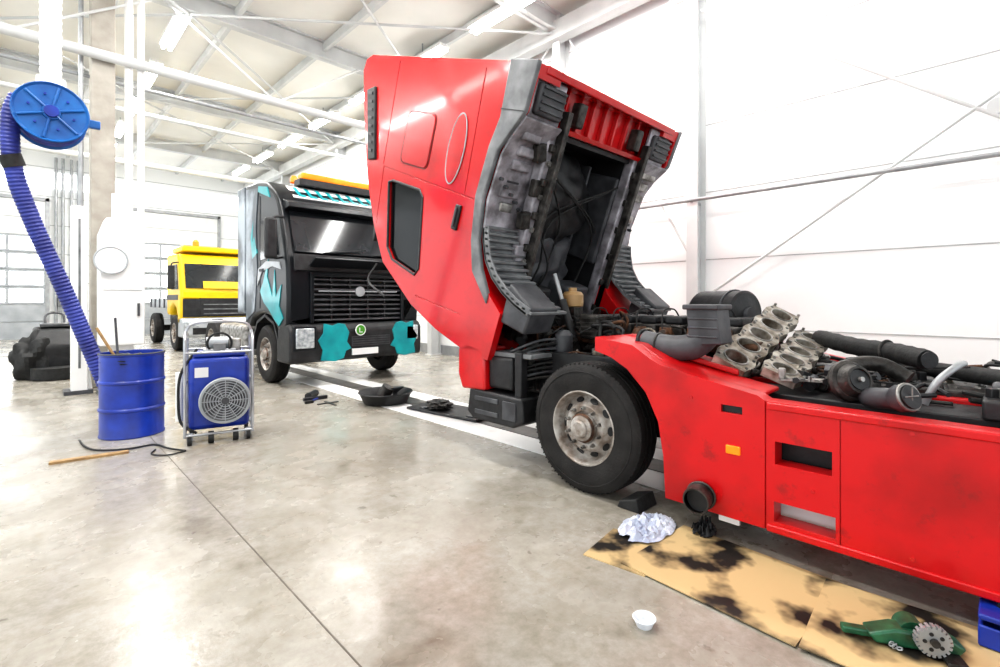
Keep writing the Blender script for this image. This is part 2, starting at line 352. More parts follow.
# ---------------------------------------------------------------- RED TRUCK
TO=(4.175,2.13,0)
T=G('red_truck',TO)
wheel(T,2.985,2.21,r=.49); wheel(T,5.375,2.21,r=.49,side=1,detail=False,pre='wheel_far')
wheel(T,3.0,-1.75,detail=False,pre='wheel_rear'); wheel(T,5.35,-1.75,side=1,detail=False,pre='wheel_rear_far')
T.add('axle',iron,cyl((3.2,2.2,.49),(5.15,2.2,.49),.07)); T.add('axle',iron,cyl((3.2,-1.75,.5),(5.15,-1.75,.5),.1))
T.add('leaf_spring',iron,strip([(3.2,.72),(2.7,.6),(2.13,.56),(1.6,.6),(1.1,.72)],.06,3.62,3.72)); T.add('leaf_spring',iron,strip([(3.2,.72),(2.7,.6),(2.13,.56),(1.6,.6),(1.1,.72)],.06,4.63,4.73))
for x in (3.72,4.55): T.add('chassis_rail',redf,box(x,x+.08,-2.8,3.35,.62,.9),.01)
for y in (-2.7,-1.2,-.4,.9,3.2): T.add('crossmember',redf,box(3.8,4.55,y,y+.1,.66,.86))
def skirt(x0,x1,cuts=None):
    prof=[(2.06,1.185),(1.76,1.145),(1.62,1.06),(1.556,1.03),(1.29,.975),(.97,.915),(.93,.89),(-1.1,.88),(-1.1,.18),(1.52,.18),(1.535,.45),(1.57,.66),(1.66,.84),(1.80,.98),(1.93,1.05),(2.06,1.085)]
    T.add('side_skirt' if x0<4 else 'side_skirt_far',redf,prism(prof,x0,x1),.014,cuts)
skirt(2.95,3.07,[box(2.9,3.2,.615,.88,.55,.675),box(2.9,3.2,.60,.885,.235,.345),box(2.9,2.99,1.05,1.17,.79,.835),box(2.9,2.962,.923,.931,.1,1.0),box(2.9,2.960,.577,.582,.1,1.0)])
skirt(5.3,5.4)
T.add('skirt_lower_lip',redf,box(2.938,2.96,-1.1,.92,.175,.215),.008); T.add('skirt_upper_lip',redf,box(2.94,2.96,-1.1,.92,.845,.885),.008)
T.add('fender_top',redf,prism([(2.06,1.185),(1.76,1.145),(1.556,1.03),(1.29,.975),(.97,.915),(.97,.89),(1.29,.95),(1.556,1.0),(1.76,1.11),(2.06,1.15)],3.05,3.34),.01)
T.add('fender_top',redf,prism([(2.06,1.185),(1.9,1.18),(1.62,1.09),(1.2,1.0),(1.2,.96),(1.62,1.05),(1.9,1.14),(2.06,1.15)],3.3,3.46),.01)
T.add('deck_ledge',redf,box(3.05,3.2,-1.1,.95,.83,.865),.008)
T.add('slot_plate',whitep,box(3.12,3.14,.5,1.0,.2,.42)); T.add('slot_box',blackp,box(3.1,3.28,.5,1.0,.5,.72))
T.add('marker_lamp',orange,box(2.94,2.955,1.06,1.14,.555,.605),.005); T.add('slot_dark',blackp,box(2.975,3.0,1.05,1.17,.79,.835))
for (y,z) in ((1.2,.3),(.7,.45),(.3,.83),(.3,.25),(1.35,.85)): T.add('skirt_bolts',red,cyl((2.945,y,z),(2.955,y,z),.011,n=10))
T.add('mudguard',blackp,strip([(1.53,.2),(1.52,.5),(1.62,.82),(1.82,1.02),(2.1,1.1)],.03,3.0,3.5))
T.add('tailpipe',iron,lathe((2.83,1.27,.265),(1,.15,.05),[(.066,.0),(.074,.0),(.078,.02),(.076,.06),(.074,.35),(.05,.4),(.05,.5)],28,False)); T.add('tailpipe_inner',blackp,cyl((2.86,1.27,.265),(2.9,1.27,.265),.065)); T.add('tailpipe_clamp',iron,ring((2.93,1.28,.27),(1,.15,.05),.079,.008))
T.add('silencer',steelg,cyl((3.4,.9,.38),(3.4,1.5,.38),.18,n=28)); T.add('white_bracket',whitep,box(2.99,3.01,1.08,1.2,.13,.28),.004)
T.add('fuel_tank',greyd,box(3.34,3.62,-1.0,.15,.25,.8),.06)
# lower front
T.add('bumper_corner',red,prism([(3.24,.64),(3.56,.62),(3.62,.75),(3.62,1.0),(3.5,1.06),(3.26,1.02)],2.95,3.25),.025)
T.add('bumper_corner_far',red,prism([(3.24,.64),(3.56,.62),(3.62,.75),(3.62,1.0),(3.5,1.06),(3.26,1.02)],5.1,5.4),.025)
T.add('bumper',greyd,box(3.2,5.15,3.5,3.66,.38,.8),.03)
T.add('step_box',blackp,prism([(2.78,.42),(2.9,.36),(3.42,.36),(3.5,.42),(3.46,.64),(2.80,.62)],2.96,3.3),.02)
T.add('step_tread',greyd,box(2.95,2.965,2.86,3.02,.42,.58),.005); T.add('step_tread',greyd,box(2.95,2.965,3.08,3.38,.42,.46),.005); T.add('step_tread',greyd,box(2.95,2.965,3.08,3.38,.54,.58),.005)
T.add('step_bracket',blackp,box(3.0,3.08,2.84,2.92,.6,1.0),.01); T.add('step_bracket',greyp,box(3.02,3.3,2.75,3.24,.95,.99),.008)
T.add('headlamp_back',blackp,box(3.0,3.3,2.95,3.25,.66,.95),.03)
T.add('air_cylinder',blackp,cyl((3.1,2.9,.72),(3.1,3.15,.72),.07))
for i in range(9):
    z=.68+i*.04
    T.add('front_hoses',random.choice([rubber,rubber,iron,greyd]),tube([(3.02+.03*i,3.2,z),(3.05,3.0,z+.05*random.random()),(3.2,2.8,z+.1),(3.5,2.7,z+.1)],.012,8))
for i in range(18): 
    x=random.uniform(3.0,3.4);y=random.uniform(2.7,3.1);z=random.uniform(.75,1.15); T.add('front_fittings',random.choice([iron,alu,blackp,greyd]),cyl((x,y,z),(x+.06,y+random.uniform(-.05,.05),z+.03),random.uniform(.015,.045),n=12))
T.add('radiator',blackp,box(3.6,4.75,3.3,3.42,.55,1.25),.01); T.add('radiator_frame',alu,box(3.55,4.8,3.27,3.30,1.2,1.27)); T.add('cowling',blackp,lathe((4.17,3.0,.95),(0,1,0),[(.33,0),(.36,.02),(.38,.25)],36,False))
for x in (3.55,4.7): T.add('cab_hinge',iron,prism([(3.3,.7),(3.62,.8),(3.68,1.0),(3.6,1.08),(3.3,.95)],x,x+.08),.01)
# engine
T.add('engine_block',iron,prism([(1.35,.55),(2.85,.5),(2.95,.75),(2.95,1.12),(1.3,1.12)],3.85,4.5),.03)
T.add('sump',iron,prism([(1.5,.32),(2.5,.38),(2.8,.52),(1.4,.55)],3.9,4.45),.03)
for i in range(6):
    y=1.5+i*.24
    T.add('cylinder_heads',iron,box(3.93,4.42,y-.1,y+.1,1.12,1.24),.015); T.add('rocker_covers',blackp,box(3.98,4.36,y-.08,y+.08,1.24,1.31),.02)
    T.add('exhaust_ports',rust,tube([(3.93,y,1.15),(3.80,y,1.17),(3.74,y-.03,1.10)],.038,12)); T.add('port_flanges',rust,box(3.84,3.87,y-.055,y+.055,1.1,1.22),.008)
    T.add('injector_lines',rubber,tube([(4.1,y,1.3),(4.05,y+.03,1.37),(3.9,y+.05,1.34),(3.8,y,1.1)],.007,6))
T.add('exhaust_manifold',rust,tube([(3.74,1.2,1.1),(3.75,1.8,1.11),(3.74,2.4,1.1),(3.75,2.9,1.1)],.055,14)); T.add('reservoir',brownr,lathe((3.85,2.95,1.38),(0,0,1),[(.07,0),(.1,.01),(.105,.05),(.105,.12),(.08,.15),(.04,.155),(.04,.19),(.0,.19)],28,False)); T.add('reservoir_stand',iron,box(3.78,3.92,2.88,3.02,1.1,1.38))
T.add('gearbox',iron,lathe((4.17,1.35,.72),(0,-1,0),[(.34,0),(.34,.1),(.28,.25),(.22,.4),(.2,.9),(.16,1.0),(.08,1.15)],30)); T.add('prop_shaft',iron,cyl((4.17,.3,.75),(4.17,-1.7,.6),.06))
T.add('alternator',alu,cyl((3.6,2.75,1.02),(3.6,2.95,1.02),.09)); T.add('alternator',iron,cyl((3.6,2.72,1.02),(3.6,2.75,1.02),.05))
T.add('steering_box',iron,box(3.4,3.66,2.7,3.05,.6,.9),.03); T.add('air_dryer',greyd,lathe((3.42,2.72,.98),(0,0,1),[(.07,0),(.08,.03),(.08,.16),(.05,.2),(0,.21)],24,False))
T.add('compressor',iron,box(3.62,3.82,2.5,2.7,1.1,1.32),.02)
for i in range(5): T.add('compressor_fins',iron,box(3.6,3.84,2.48,2.72,1.12+i*.04,1.13+i*.04))
# intake elbow
T.add('intake_elbow',greyd,tube([(3.24,1.84,1.14),(3.26,1.66,1.115),(3.28,1.50,1.13),(3.31,1.42,1.2),(3.32,1.39,1.27)],.09,22)); T.add('intake_elbow',greyd,prism([(1.28,1.16),(1.49,1.14),(1.51,1.40),(1.31,1.41)],3.22,3.43),.035)
T.add('intake_lip',greyd,box(3.2,3.45,1.29,1.53,1.385,1.42),.01); T.add('intake_band',iron,ring((3.25,1.72,1.12),(0.05,-1,0),.092,.007)); T.add('intake_mouth',blackp,ring((3.24,1.84,1.14),(0,-1,0),.087,.014))
for i in range(3): T.add('elbow_ribs',greyd,box(3.212,3.438,1.30,1.5,1.2+i*.06,1.21+i*.06),.003)
T.add('air_filter_drum',blackp,lathe((4.35,1.5,1.33),(.35,1,0),[(.0,0),(.1,0),(.12,.01),(.18,.012),(.2,.03),(.2,.12),(.21,.13),(.21,.15),(.2,.16),(.2,.46),(.18,.49),(0,.5)],36,False)); T.add('drum_strap',greyd,ring((4.39,1.62,1.33),(.35,1,0),.205,.008)); T.add('drum_cap',greyd,cyl((4.35,1.5,1.33),(4.34,1.47,1.33),.06))
T.add('drum_bracket',iron,box(4.3,4.6,1.5,1.9,1.1,1.16))
T.add('engine_tray',blackp,box(3.32,3.72,.0,1.3,.82,.875),.008); T.add('engine_tray',blackp,box(3.2,5.2,-1.1,.0,.80,.85),.008); T.add('engine_tray',iron,box(3.8,4.9,.0,1.3,.88,.93),.01)
# bored head castings: solid plates with drilled bores, ports and studs
def headplate(name,p0,p1,tilt,n,mat,r=.06,w=.1,th=.03):
    p0=Vector(p0);p1=Vector(p1);ex=(p1-p0).normalized();pitch=(p1-p0).length/(n-1)
    ez=Vector((0,0,1)); ey=ez.cross(ex).normalized(); ez=ex.cross(ey).normalized()
    rt=Matrix.Rotation(tilt,3,ex); ey=rt@ey; ez=rt@ez
    m=Matrix(((ey.x,ex.x,ez.x,p0.x),(ey.y,ex.y,ez.y,p0.y),(ey.z,ex.z,ez.z,p0.z),(0,0,0,1)))
    L=(p1-p0).length; pts=[]
    N=n*8
    for k in range(N+1):
        t=-pitch/2+(L+pitch)*k/N; pts.append((w+.012*math.cos(2*math.pi*t/pitch),t))
    for k in range(N,-1,-1):
        t=-pitch/2+(L+pitch)*k/N; pts.append((-w-.012*math.cos(2*math.pi*t/pitch),t))
    cuts=[xf(cyl((0,i*pitch,-th*2),(0,i*pitch,th*2),r,n=24),m) for i in range(n)]
    T.add(name,mat,xf(prism(pts,-th,th,'Z'),m),0,cuts)
    for i in range(n):
        y=i*pitch
        T.add(name+'_fire_rings',alu,xf(ring((0,y,th+.002),(0,0,1),r+.006,.006,28,8),m))
        for sx in (-1,1):
            for dy in (-.28,.28): T.add(name+'_holes',blackp,xf(cyl((sx*w*.84,y+pitch*dy,th-.001),(sx*w*.84,y+pitch*dy,th+.002),.011,n=12),m))
            T.add(name+'_studs',alu,xf(cyl((sx*w*.8,y+pitch/2,-th),(sx*w*.8,y+pitch/2,th+.02),.010,n=8),m))
            T.add(name+'_ports',blackp,xf(cyl((sx*(w-.01),y,0),(sx*(w+.014),y,0),.018,n=14),m))
headplate('cylinder_head_casting',(3.42,1.27,1.04),(4.30,1.25,1.30),R(30),5,headm,r=.072,w=.115,th=.035)
headplate('cylinder_head_lower',(3.50,1.00,.98),(4.40,1.06,1.13),R(22),5,headm,r=.068,w=.11,th=.03)
headplate('head_gasket',(3.42,.92,.955),(3.62,.50,.955),R(-6),4,alu,r=.05,w=.085,th=.006)
T.add('head_stand',iron,box(3.5,4.3,1.25,1.35,.9,1.05),.01)
# turbo, rings & pipes toward the rear
T.add('turbo',iron,lathe((3.36,.62,.99),(-.6,-.75,.25),[(.0,-.08),(.06,-.07),(.095,-.03),(.1,.02),(.08,.05),(.075,.08),(.062,.082),(.055,.05),(.0,.045)],28,False)); T.add('turbo_casing',iron,ring((3.36,.62,.99),(-.6,-.75,.25),.09,.03)); T.add('turbo_lip',alu,ring((3.318,.566,1.01),(-.6,-.75,.25),.066,.008)); T.add('turbo_eye',blackp,cyl((3.33,.58,1.0),(3.315,.56,1.01),.058)); T.add('turbo_hub',alu,cyl((3.32,.567,1.01),(3.305,.545,1.015),.014,n=12))
T.add('turbo_snail',iron,tube([(3.45,.72,.95),(3.55,.66,1.05),(3.62,.52,1.07),(3.6,.38,1.0)],.045,12))
T.add('hose_end',greyd,lathe((3.18,.36,.955),(-.5,-.8,.3),[(.0,-.06),(.05,-.05),(.068,-.02),(.07,.03),(.06,.035)],28,False)); T.add('hose_end_ring',alu,ring((3.165,.337,.965),(-.5,-.8,.3),.064,.009)); T.add('hose_end_mouth',blackp,cyl((3.16,.33,.966),(3.156,.323,.969),.058))
for k in range(4):
    a=k*math.pi/2; T.add('hose_end_spokes',alu,cyl((3.152,.322,.972),(3.152+.04*math.cos(a),.322-.02*math.cos(a),.972+.045*math.sin(a)),.004,n=6))
T.add('hose_end_body',greyd,tube([(3.2,.39,.945),(3.3,.5,.92),(3.45,.55,.9)],.055,14)); T.add('lever',iron,box(3.17,3.2,.33,.37,.97,1.0))
T.add('big_hose',rubber,tube([(4.4,1.0,1.16),(4.1,.72,1.13),(3.95,.5,1.12),(3.78,.32,1.1)],.06,16,corr=.04)); T.add('big_hose_cuff',iron,ring((3.97,.53,1.125),(.6,1,0),.063,.008)); T.add('hose_mouth',blackp,cyl((3.77,.31,1.1),(3.765,.305,1.1),.05))
T.add('big_hose',rubber,tube([(4.5,.6,1.0),(4.2,.3,1.0),(3.9,-.1,1.0),(3.6,-.5,.95)],.05,14))
T.add('bent_pipe',steelg,tube([(3.42,.30,.9),(3.42,.25,1.02),(3.5,.18,1.1),(3.7,.16,1.1)],.018,12)); T.add('bent_pipe',steelg,tube([(3.3,0,.86),(3.35,-.1,.95),(3.6,-.15,1.0),(4,-.2,1.0)],.018,12))
T.add('valve_box',blackp,box(3.3,3.5,-.1,.08,.87,.97),.015); T.add('valve_box',greyd,box(3.52,3.7,-.15,.05,.87,1.02),.02); T.add('catwalk',alu,box(3.8,4.6,-1.6,-.3,.93,.96)); T.add('battery_box',blackp,box(3.3,3.6,-.8,-.3,.86,.99),.02)
mats=[iron,iron,iron,rust,alu,blackp,blackp,greyd,headm]
for i in range(320):
    y=random.uniform(-.7,2.75); x=random.uniform(3.36,4.9); z=.90+random.random()*.10 if y<1.4 else .98+random.random()*.22
    if y<.5: z=.88+random.random()*.11
    if y>1.3 and x<3.6: z=.90+random.random()*.10
    if y>1.35 and x>4.2: z+=.05
    m=random.choice(mats); k=random.random()
    if k<.27: T.add('small_castings',m,xf(box(-.05,.05,-.04,.04,-.025,.03),Matrix.Translation((x,y,z))@Matrix.Rotation(random.random()*3,4,'Z')@Matrix.Rotation(random.uniform(-.4,.4),4,'X')@Matrix.Diagonal((random.uniform(.3,1.4),random.uniform(.3,1.4),random.uniform(.5,1.4),1))),.004)
    elif k<.6:
        d=Vector((random.uniform(-1,1),random.uniform(-1,1),random.uniform(-.3,.6))).normalized()*random.uniform(.04,.14); r=random.uniform(.01,.034)
        T.add('small_pumps',m,cyl(Vector((x,y,z))-d/2,Vector((x,y,z))+d/2,r,n=14)); T.add('small_pumps',m,cyl(Vector((x,y,z))-d*.1,Vector((x,y,z))+d*.1,r*1.35,n=14))
    elif k<.72: T.add('small_rings',m,ring((x,y,z+.02),(random.uniform(-1,1),random.uniform(-1,1),1.2),random.uniform(.025,.05),.009,20,8))
    else:
        p=Vector((x,y,z)); P=[p]
        for q in range(3): p=p+Vector((random.uniform(-.18,.18),random.uniform(-.25,.25),random.uniform(-.05,.05))); p.z=max(.89,p.z); p.x=max(3.34,p.x); P.append(p)
        T.add('hoses_and_wires',random.choice([rubber,rubber,rust,iron,blackp]),tube(P,random.uniform(.005,.015),8))
for i in range(26):
    x=random.uniform(3.35,3.9);y=random.uniform(2.3,3.1)
    T.add('engine_bay_wires',random.choice([rubber,blackp,rubber,rust]),tube([(x,y,.9+random.random()*.3),(x+random.uniform(-.1,.2),y+random.uniform(-.2,.2),1.1+random.random()*.2),(x+random.uniform(-.1,.4),y+random.uniform(-.2,.2),1.1+random.random()*.25),(x+random.uniform(0,.7),y+random.uniform(-.2,.3),1.05+random.random()*.15)],random.uniform(.006,.016),8))
T.add('inner_guard_plate',blackp,box(3.3,3.34,1.6,2.9,.45,1.0),.01)
T.add('tilt_ram',steelg,cyl((3.66,2.75,.95),(3.66,3.02,1.7),.02)); T.add('tilt_ram_sleeve',blackp,cyl((3.66,2.7,.82),(3.66,2.93,1.45),.04))
T.finish()
# --- tilted cab
C=G('cab',(4.175,3.6,1.0),(R(-70),0,0),local=True,parent=T.e,parent_o=TO)
W=1.225
prof=[(-2.56,-.13),(-2.18,-.11),(-1.98,.02),(-1.83,.11),(-1.4,.16),(-1.03,.09),(-.8,-.03),(-.62,-.2),(-.5,-.41),(-.05,-.40),(.0,-.1),(-.02,.4),(-.1,.9),(-.36,1.6),(-.72,1.95),(-1.085,2.2),(-1.4,2.38),(-1.7,2.52),(-2.1,2.70),(-2.42,2.82),(-2.55,2.78),(-2.60,2.64),(-2.58,1.4)]
cuts=[box(-.66,.66,-2.12,-.12,-1,.62), box(-1.17,-.72,-2.45,-.9,-1,.22), box(.72,1.17,-2.45,-.9,-1,.22), box(-.9,.9,-2.5,-2.16,-1,.05), box(-1.15,1.15,-.42,-.1,-1,.3)]
win=[(-1.25,1.78),(-1.28,1.70),(-1.28,1.15),(-1.22,1.07),(-.50,.89),(-.42,.94),(-.45,1.42),(-.55,1.56)]
cuts.append(prism(win,-1.3,-1.18)); cuts.append(prism(win,1.18,1.3))
def seg(p,q,w=.012,d=.010):
    p=Vector(p);q=Vector(q);dd=(q-p).normalized();n=Vector((-dd.y,dd.x))*w/2
    return prism([tuple(p+n),tuple(q+n),tuple(q-n),tuple(p-n)],-W-.1,-W+d)
for p,q in [((-1.36,.14),(-1.40,1.95)),((-1.40,1.95),(-.75,1.90)),((-2.5,.50),(-1.38,.42)),((-2.54,2.0),(-1.42,1.97)),((-.30,.1),(-.22,.85))]: cuts.append(seg(p,q))
C.add('cab_shell',red,prism(prof,-W,W),.05,cuts)
C.add('side_window_glass',glassd,prism(win,-1.19,-1.175)); C.add('side_window_glass',glassd,prism(win,1.175,1.19))
def outline(pts,r,x,mat,name): 
    C.add(name,mat,tube([(x,y,z) for y,z in pts+[pts[0]]],r,8,straight=True))
outline(win,.014,-W-.0,blackp,'window_seal')
def rrect(cy,cz,hy,hz,r,n=6):
    o=[]
    for (sx,sz,a0) in ((1,1,0),(-1,1,90),(-1,-1,180),(1,-1,270)):
        for i in range(n+1):
            a=R(a0+90*i/n); o.append((cy+sx*(hy-r)+r*math.cos(a),cz+sz*(hz-r)+r*math.sin(a)))
    return o
C.add('side_locker_panel',red,prism(rrect(-1.77,1.36,.265,.255,.07),-W-.012,-W+.01),.008); outline(rrect(-1.77,1.36,.275,.265,.07),.006,-W-.001,redd,'locker_seam')
ell=[(-1.76+.33*math.cos(a*math.pi/20),.68+.125*math.sin(a*math.pi/20)) for a in range(40)]
outline(ell,.006,-W-.008,silver,'sleeper_oval')
C.add('sleeper_oval_panel',red,prism([(-1.76+.32*math.cos(a*math.pi/20),.68+.117*math.sin(a*math.pi/20)) for a in range(40)],-W-.014,-W+.01),.008)
C.add('door_handle',blackp,box(-W-.025,-W+.01,-1.27,-1.03,.41,.49),.012); C.add('door_handle_bar',greyd,box(-W-.045,-W-.02,-1.24,-1.06,.435,.465),.008)
tp=[(-2.575,-.15),(-2.17,-.13),(-1.97,0),(-1.83,.09),(-1.4,.14),(-1.03,.07),(-.8,-.05),(-.6,-.22),(-.52,-.22),(-.74,.06),(-1.0,.17),(-1.4,.25),(-1.85,.22),(-2.1,.16),(-2.575,.19)]
C.add('rear_trim',greyp,prism(tp,-W-.018,-W+.03),.012); C.add('rear_trim_far',greyp,prism(tp,W-.03,W+.018),.012)
C.add('trim_seam',blackp,box(-W-.021,-W,-2.172,-2.164,-.12,.17))
C.add('roof_side_vent',blackp,prism([(-2.25,2.42),(-1.45,2.14),(-1.42,2.3),(-2.2,2.6)],-W-.03,-W+.02),.012)
for i in range(8): C.add('vent_fins',greyd,box(-W-.04,-W-.02,-2.18+i*.09,-2.15+i*.09,2.44-i*.03,2.53-i*.03))
C.add('roof_deflector',blackp,prism([(-2.3,2.76),(-1.3,2.36),(-1.25,2.44),(-1.6,2.66),(-2.2,2.86)],-1.1,1.1),.02)
C.add('windscreen',glassw,prism([(-.09,.98),(-.345,1.62),(-.68,1.93),(-.66,1.95),(-.32,1.64),(-.075,.99)],-1.1,1.1))
C.add('grille',blackp,box(-.85,.85,-.03,.03,-.3,.7),.02)
for i in range(6): C.add('grille_bars',red,box(-.8,.8,.02,.045,-.22+i*.15,-.15+i*.15),.01)
C.add('sun_visor',blackp,prism([(-.72,1.98),(-.5,2.02),(-.5,2.05),(-.85,2.1)],-1.15,1.15),.01)
linr=[(-2.14,-.12),(-1.97,.0),(-1.8,.07),(-1.4,.11),(-1.12,.07)]
linf=[(-1.14,.075),(-1.02,.03),(-.88,-.05),(-.76,-.18),(-.68,-.34),(-.63,-.5),(-.60,-.68)]
for a,b in ((-W+.02,-.74),(.74,W-.02)):
    C.add('wheel_arch_liner_rear',shield,strip(linr,.03,a,b),.006); C.add('wheel_arch_liner',greyp,strip(linf,.03,a,b),.006)
    for i in range(15):
        t=i/14; k=t*(len(linf)-1)*.999; i0=int(k); p=Vector(linf[i0]).lerp(Vector(linf[i0+1]),k-i0)
        C.add('liner_ribs',greyp,xf(box(a,b,-.013,.010,-.035,.010),Matrix.Translation((0,p.x-.02,p.y-.02))),.003)
    C.add('liner_edge',greyp,strip([(y-.02,z-.02) for y,z in linf],.075,a if a<0 else b-.02,a+.02 if a<0 else b),.006)
    for i in range(7):
        y=-2.05+i*.13; C.add('liner_pads',random.choice([shield,shield,alu,greyd]),box(a+.05+.1*random.random(),b-.05-.12*random.random(),y,y+.09,-.06+min(i,3)*.045,.02+min(i,3)*.03),.02)
    for i in range(5): C.add('liner_bolts',greyd,cyl((a+.06+.08*i,-1.6+.06*i,.04),(a+.06+.08*i,-1.6+.06*i,.09),.016,n=10))
for s in (-1,1):
    x0,x1=sorted((s*.74,s*1.15))
    C.add('floor_pan',shield,box(x0,x1,-2.50,-2.14,-.08,-.03),.02); C.add('floor_pan_dark',greyd,box(x0+.03,x1-.03,-2.44,-2.18,-.13,-.06),.03)
    for i in range(4): C.add('floor_ribs',greyd,box(x0+.06,x1-.06,-2.42+i*.06,-2.40+i*.06,-.15,-.05))
    xa,xb=sorted((s*.60,s*.80))
    C.add('tunnel_flange',shield,box(xa,xb,-2.15,-.3,-.06,.06),.02)
    for i in range(6):
        y=-2.0+i*.31
        C.add('tunnel_clips',iron,box(xa+.02,xb-.02,y,y+.07,-.10,-.04),.01); C.add('tunnel_brackets',alu,cyl((s*.74,y+.17,-.09),(s*.74,y+.17,-.05),.025,n=12))
        C.add('flange_castings',random.choice([iron,greyd,shield]),xf(box(-.06,.06,-.08,.08,-.03,.05),Matrix.Translation((s*random.uniform(.68,.85),y+.1,-.04))@Matrix.Rotation(random.uniform(-.4,.4),4,'Z')),.015)
    C.add('side_rail',iron,box(*sorted((s*.66,s*.72)),-2.3,-.1,-.15,-.06),.01)
    C.add('tunnel_wall',blackp,box(*sorted((s*.61,s*.655)),-2.11,-.13,-.02,.61))
    C.add('front_bracket',iron,box(*sorted((s*.5,s*.66)),-.3,-.05,-.45,.0),.02)
    C.add('insulation',greyd,box(*sorted((s*.56,s*.62)),-1.9,-.9,.05,.5),.03)
C.add('tunnel_roof',blackp,box(-.66,.66,-2.11,-.13,.575,.61)); C.add('tunnel_back',blackp,box(-.66,.66,-2.115,-2.07,.0,.61)); C.add('tunnel_front',blackp,box(-.66,.66,-.17,-.13,-.1,.61))
C.add('insulation_panel',blackp,xf(blob((0,0,0),.55,.50,.28,.12,2.5,22,3,False),Matrix.Translation((-.05,-1.5,.42)))); C.add('insulation_panel',greyd,xf(blob((0,0,0),.5,.46,.24,.15,2.5,22,6,False),Matrix.Translation((0,-.75,.42))))
for i in range(4): C.add('insulation_ribs',greyd,box(-.4+i*.25,-.37+i*.25,-1.95,-.4,.30,.49),.01)
for i in range(9): C.add('rear_floor_ribs',red,box(-.82+i*.2,-.79+i*.2,-2.5,-2.18,.0,.05),.006)
C.add('rear_sill',red,box(-1.1,1.1,-2.57,-2.5,-.14,-.06),.012)
C.add('rear_latch',iron,box(-.55,-.45,-2.42,-2.2,-.12,.0),.02); C.add('rear_latch',iron,box(.45,.55,-2.42,-2.2,-.12,.0),.02)
for i in range(5):
    x=random.uniform(-.6,.6); C.add('cab_wiring',rubber,tube([(x,-.3,.2),(x+.1,-.8,.25*random.random()),(x+random.uniform(-.2,.2),-1.3,.15),(random.choice((-.6,.6)),-1.8,.05)],.011,8))
C.add('fan_box',blackp,box(-.5,-.1,-.6,-.2,.0,.3),.03); C.add('heater_box',greyd,box(.1,.5,-.65,-.2,-.05,.25),.04); C.add('pedal_box',iron,box(-1.05,-.75,-.75,-.5,-.05,.15),.02)
C.add('front_step',greyd,prism([(-.78,-.40),(-.42,-.40),(-.42,-.70),(-.66,-.72)],-W+.03,-.85),.02); C.add('front_step',greyd,prism([(-.78,-.40),(-.42,-.40),(-.42,-.70),(-.66,-.72)],.85,W-.03),.02)
C.add('mirror_arm',blackp,tube([(-W+.02,-.3,1.75),(-W-.08,-.1,1.7),(-W-.08,-.05,1.3)],.012,8))
C.finish()
# ---------------------------------------------------------------- TEAL TRUCK
K=G('teal_black_truck',(4.25,9,0))
x0,x1=3.0,5.5
prof=[(8.06,.98),(7.98,1.05),(7.95,1.5),(7.98,1.98),(8.04,2.2),(8.32,2.98),(8.40,3.12),(8.55,3.28),(8.9,3.5),(9.4,3.6),(10.05,3.62),(10.05,.95),(9.75,.95),(9.6,1.12),(9.3,1.2),(9.05,1.22),(8.75,1.18),(8.5,1.05),(8.4,.95)]
K.add('cab',blackg,prism(prof,x0,x1),.10,[box(3.4,5.1,7.8,8.2,1.08,1.86)])
K.add('side_livery_grey',silverl,prism([(9.5,1.25),(9.35,2.0),(9.42,2.8),(9.3,3.45),(9.95,3.52),(9.95,1.05)],x0-.012,x0+.02))
K.add('side_livery_teal',teal,prism([(8.12,1.15),(8.3,1.35),(8.2,1.7),(8.45,1.5),(8.5,1.95),(8.6,1.5),(8.85,1.85),(8.8,2.15),(9.05,1.75),(9.2,1.6),(9.0,1.4),(8.75,1.28),(8.5,1.12),(8.3,1.02)],x0-.012,x0+.02))
K.add('side_livery_teal',teal,prism([(8.72,3.2),(9.3,3.38),(9.28,3.48),(8.85,3.40)],x0-.014,x0+.02)); K.add('side_livery_teal',teal,prism([(9.35,2.3),(9.5,2.6),(9.6,2.5),(9.55,2.9),(9.7,2.6),(9.6,2.2)],x0-.014,x0+.02))
K.add('side_livery_silver',silver,prism([(8.2,1.95),(8.6,2.02),(9.1,1.95),(9.35,1.7),(9.3,2.0),(8.9,2.12),(8.3,2.08)],x0-.013,x0+.02))
K.add('side_window',glassw,prism([(8.35,2.2),(8.52,2.85),(9.15,2.85),(9.15,2.15)],x0-.02,x0)); K.add('door_seam',greyd,box(x0-.008,x0,9.22,9.23,1.3,3.3)); K.add('door_handle',greyd,box(x0-.04,x0,9.0,9.18,1.95,2.0),.01)
K.add('rear_fairing',silverl,box(x0,x0+.05,10.08,10.5,1.2,3.6),.02)
K.add('windscreen',glassw,prism([(8.035,2.24),(8.29,2.93),(8.27,2.94),(8.01,2.24)],3.14,5.36)); K.add('wipers',blackp,tube([(3.6,7.98,2.24),(4.3,8.0,2.32)],.012,6)); K.add('wipers',blackp,tube([(4.5,7.98,2.24),(5.2,8.0,2.32)],.012,6))
K.add('sun_visor',blackg,prism([(8.3,2.95),(8.12,2.98),(8.15,3.06),(8.4,3.14)],3.08,5.42),.01)
K.add('roof_sign',whitep,prism([(8.47,3.2),(8.86,3.46),(8.85,3.475),(8.46,3.215)],3.3,5.2))
for i in range(9): K.add('roof_sign_letters',teal,prism([(8.5,3.232),(8.8,3.435),(8.79,3.45),(8.49,3.247)],3.4+i*.2,3.46+i*.2)); K.add('roof_sign_letters',teal,prism([(8.5,3.232),(8.56,3.27),(8.55,3.29),(8.49,3.247)],3.4+i*.2,3.53+i*.2))
K.add('front_upper_panel',blackp,prism([(7.97,1.93),(7.99,2.2),(7.97,2.2),(7.93,1.93)],3.1,5.4),.01)
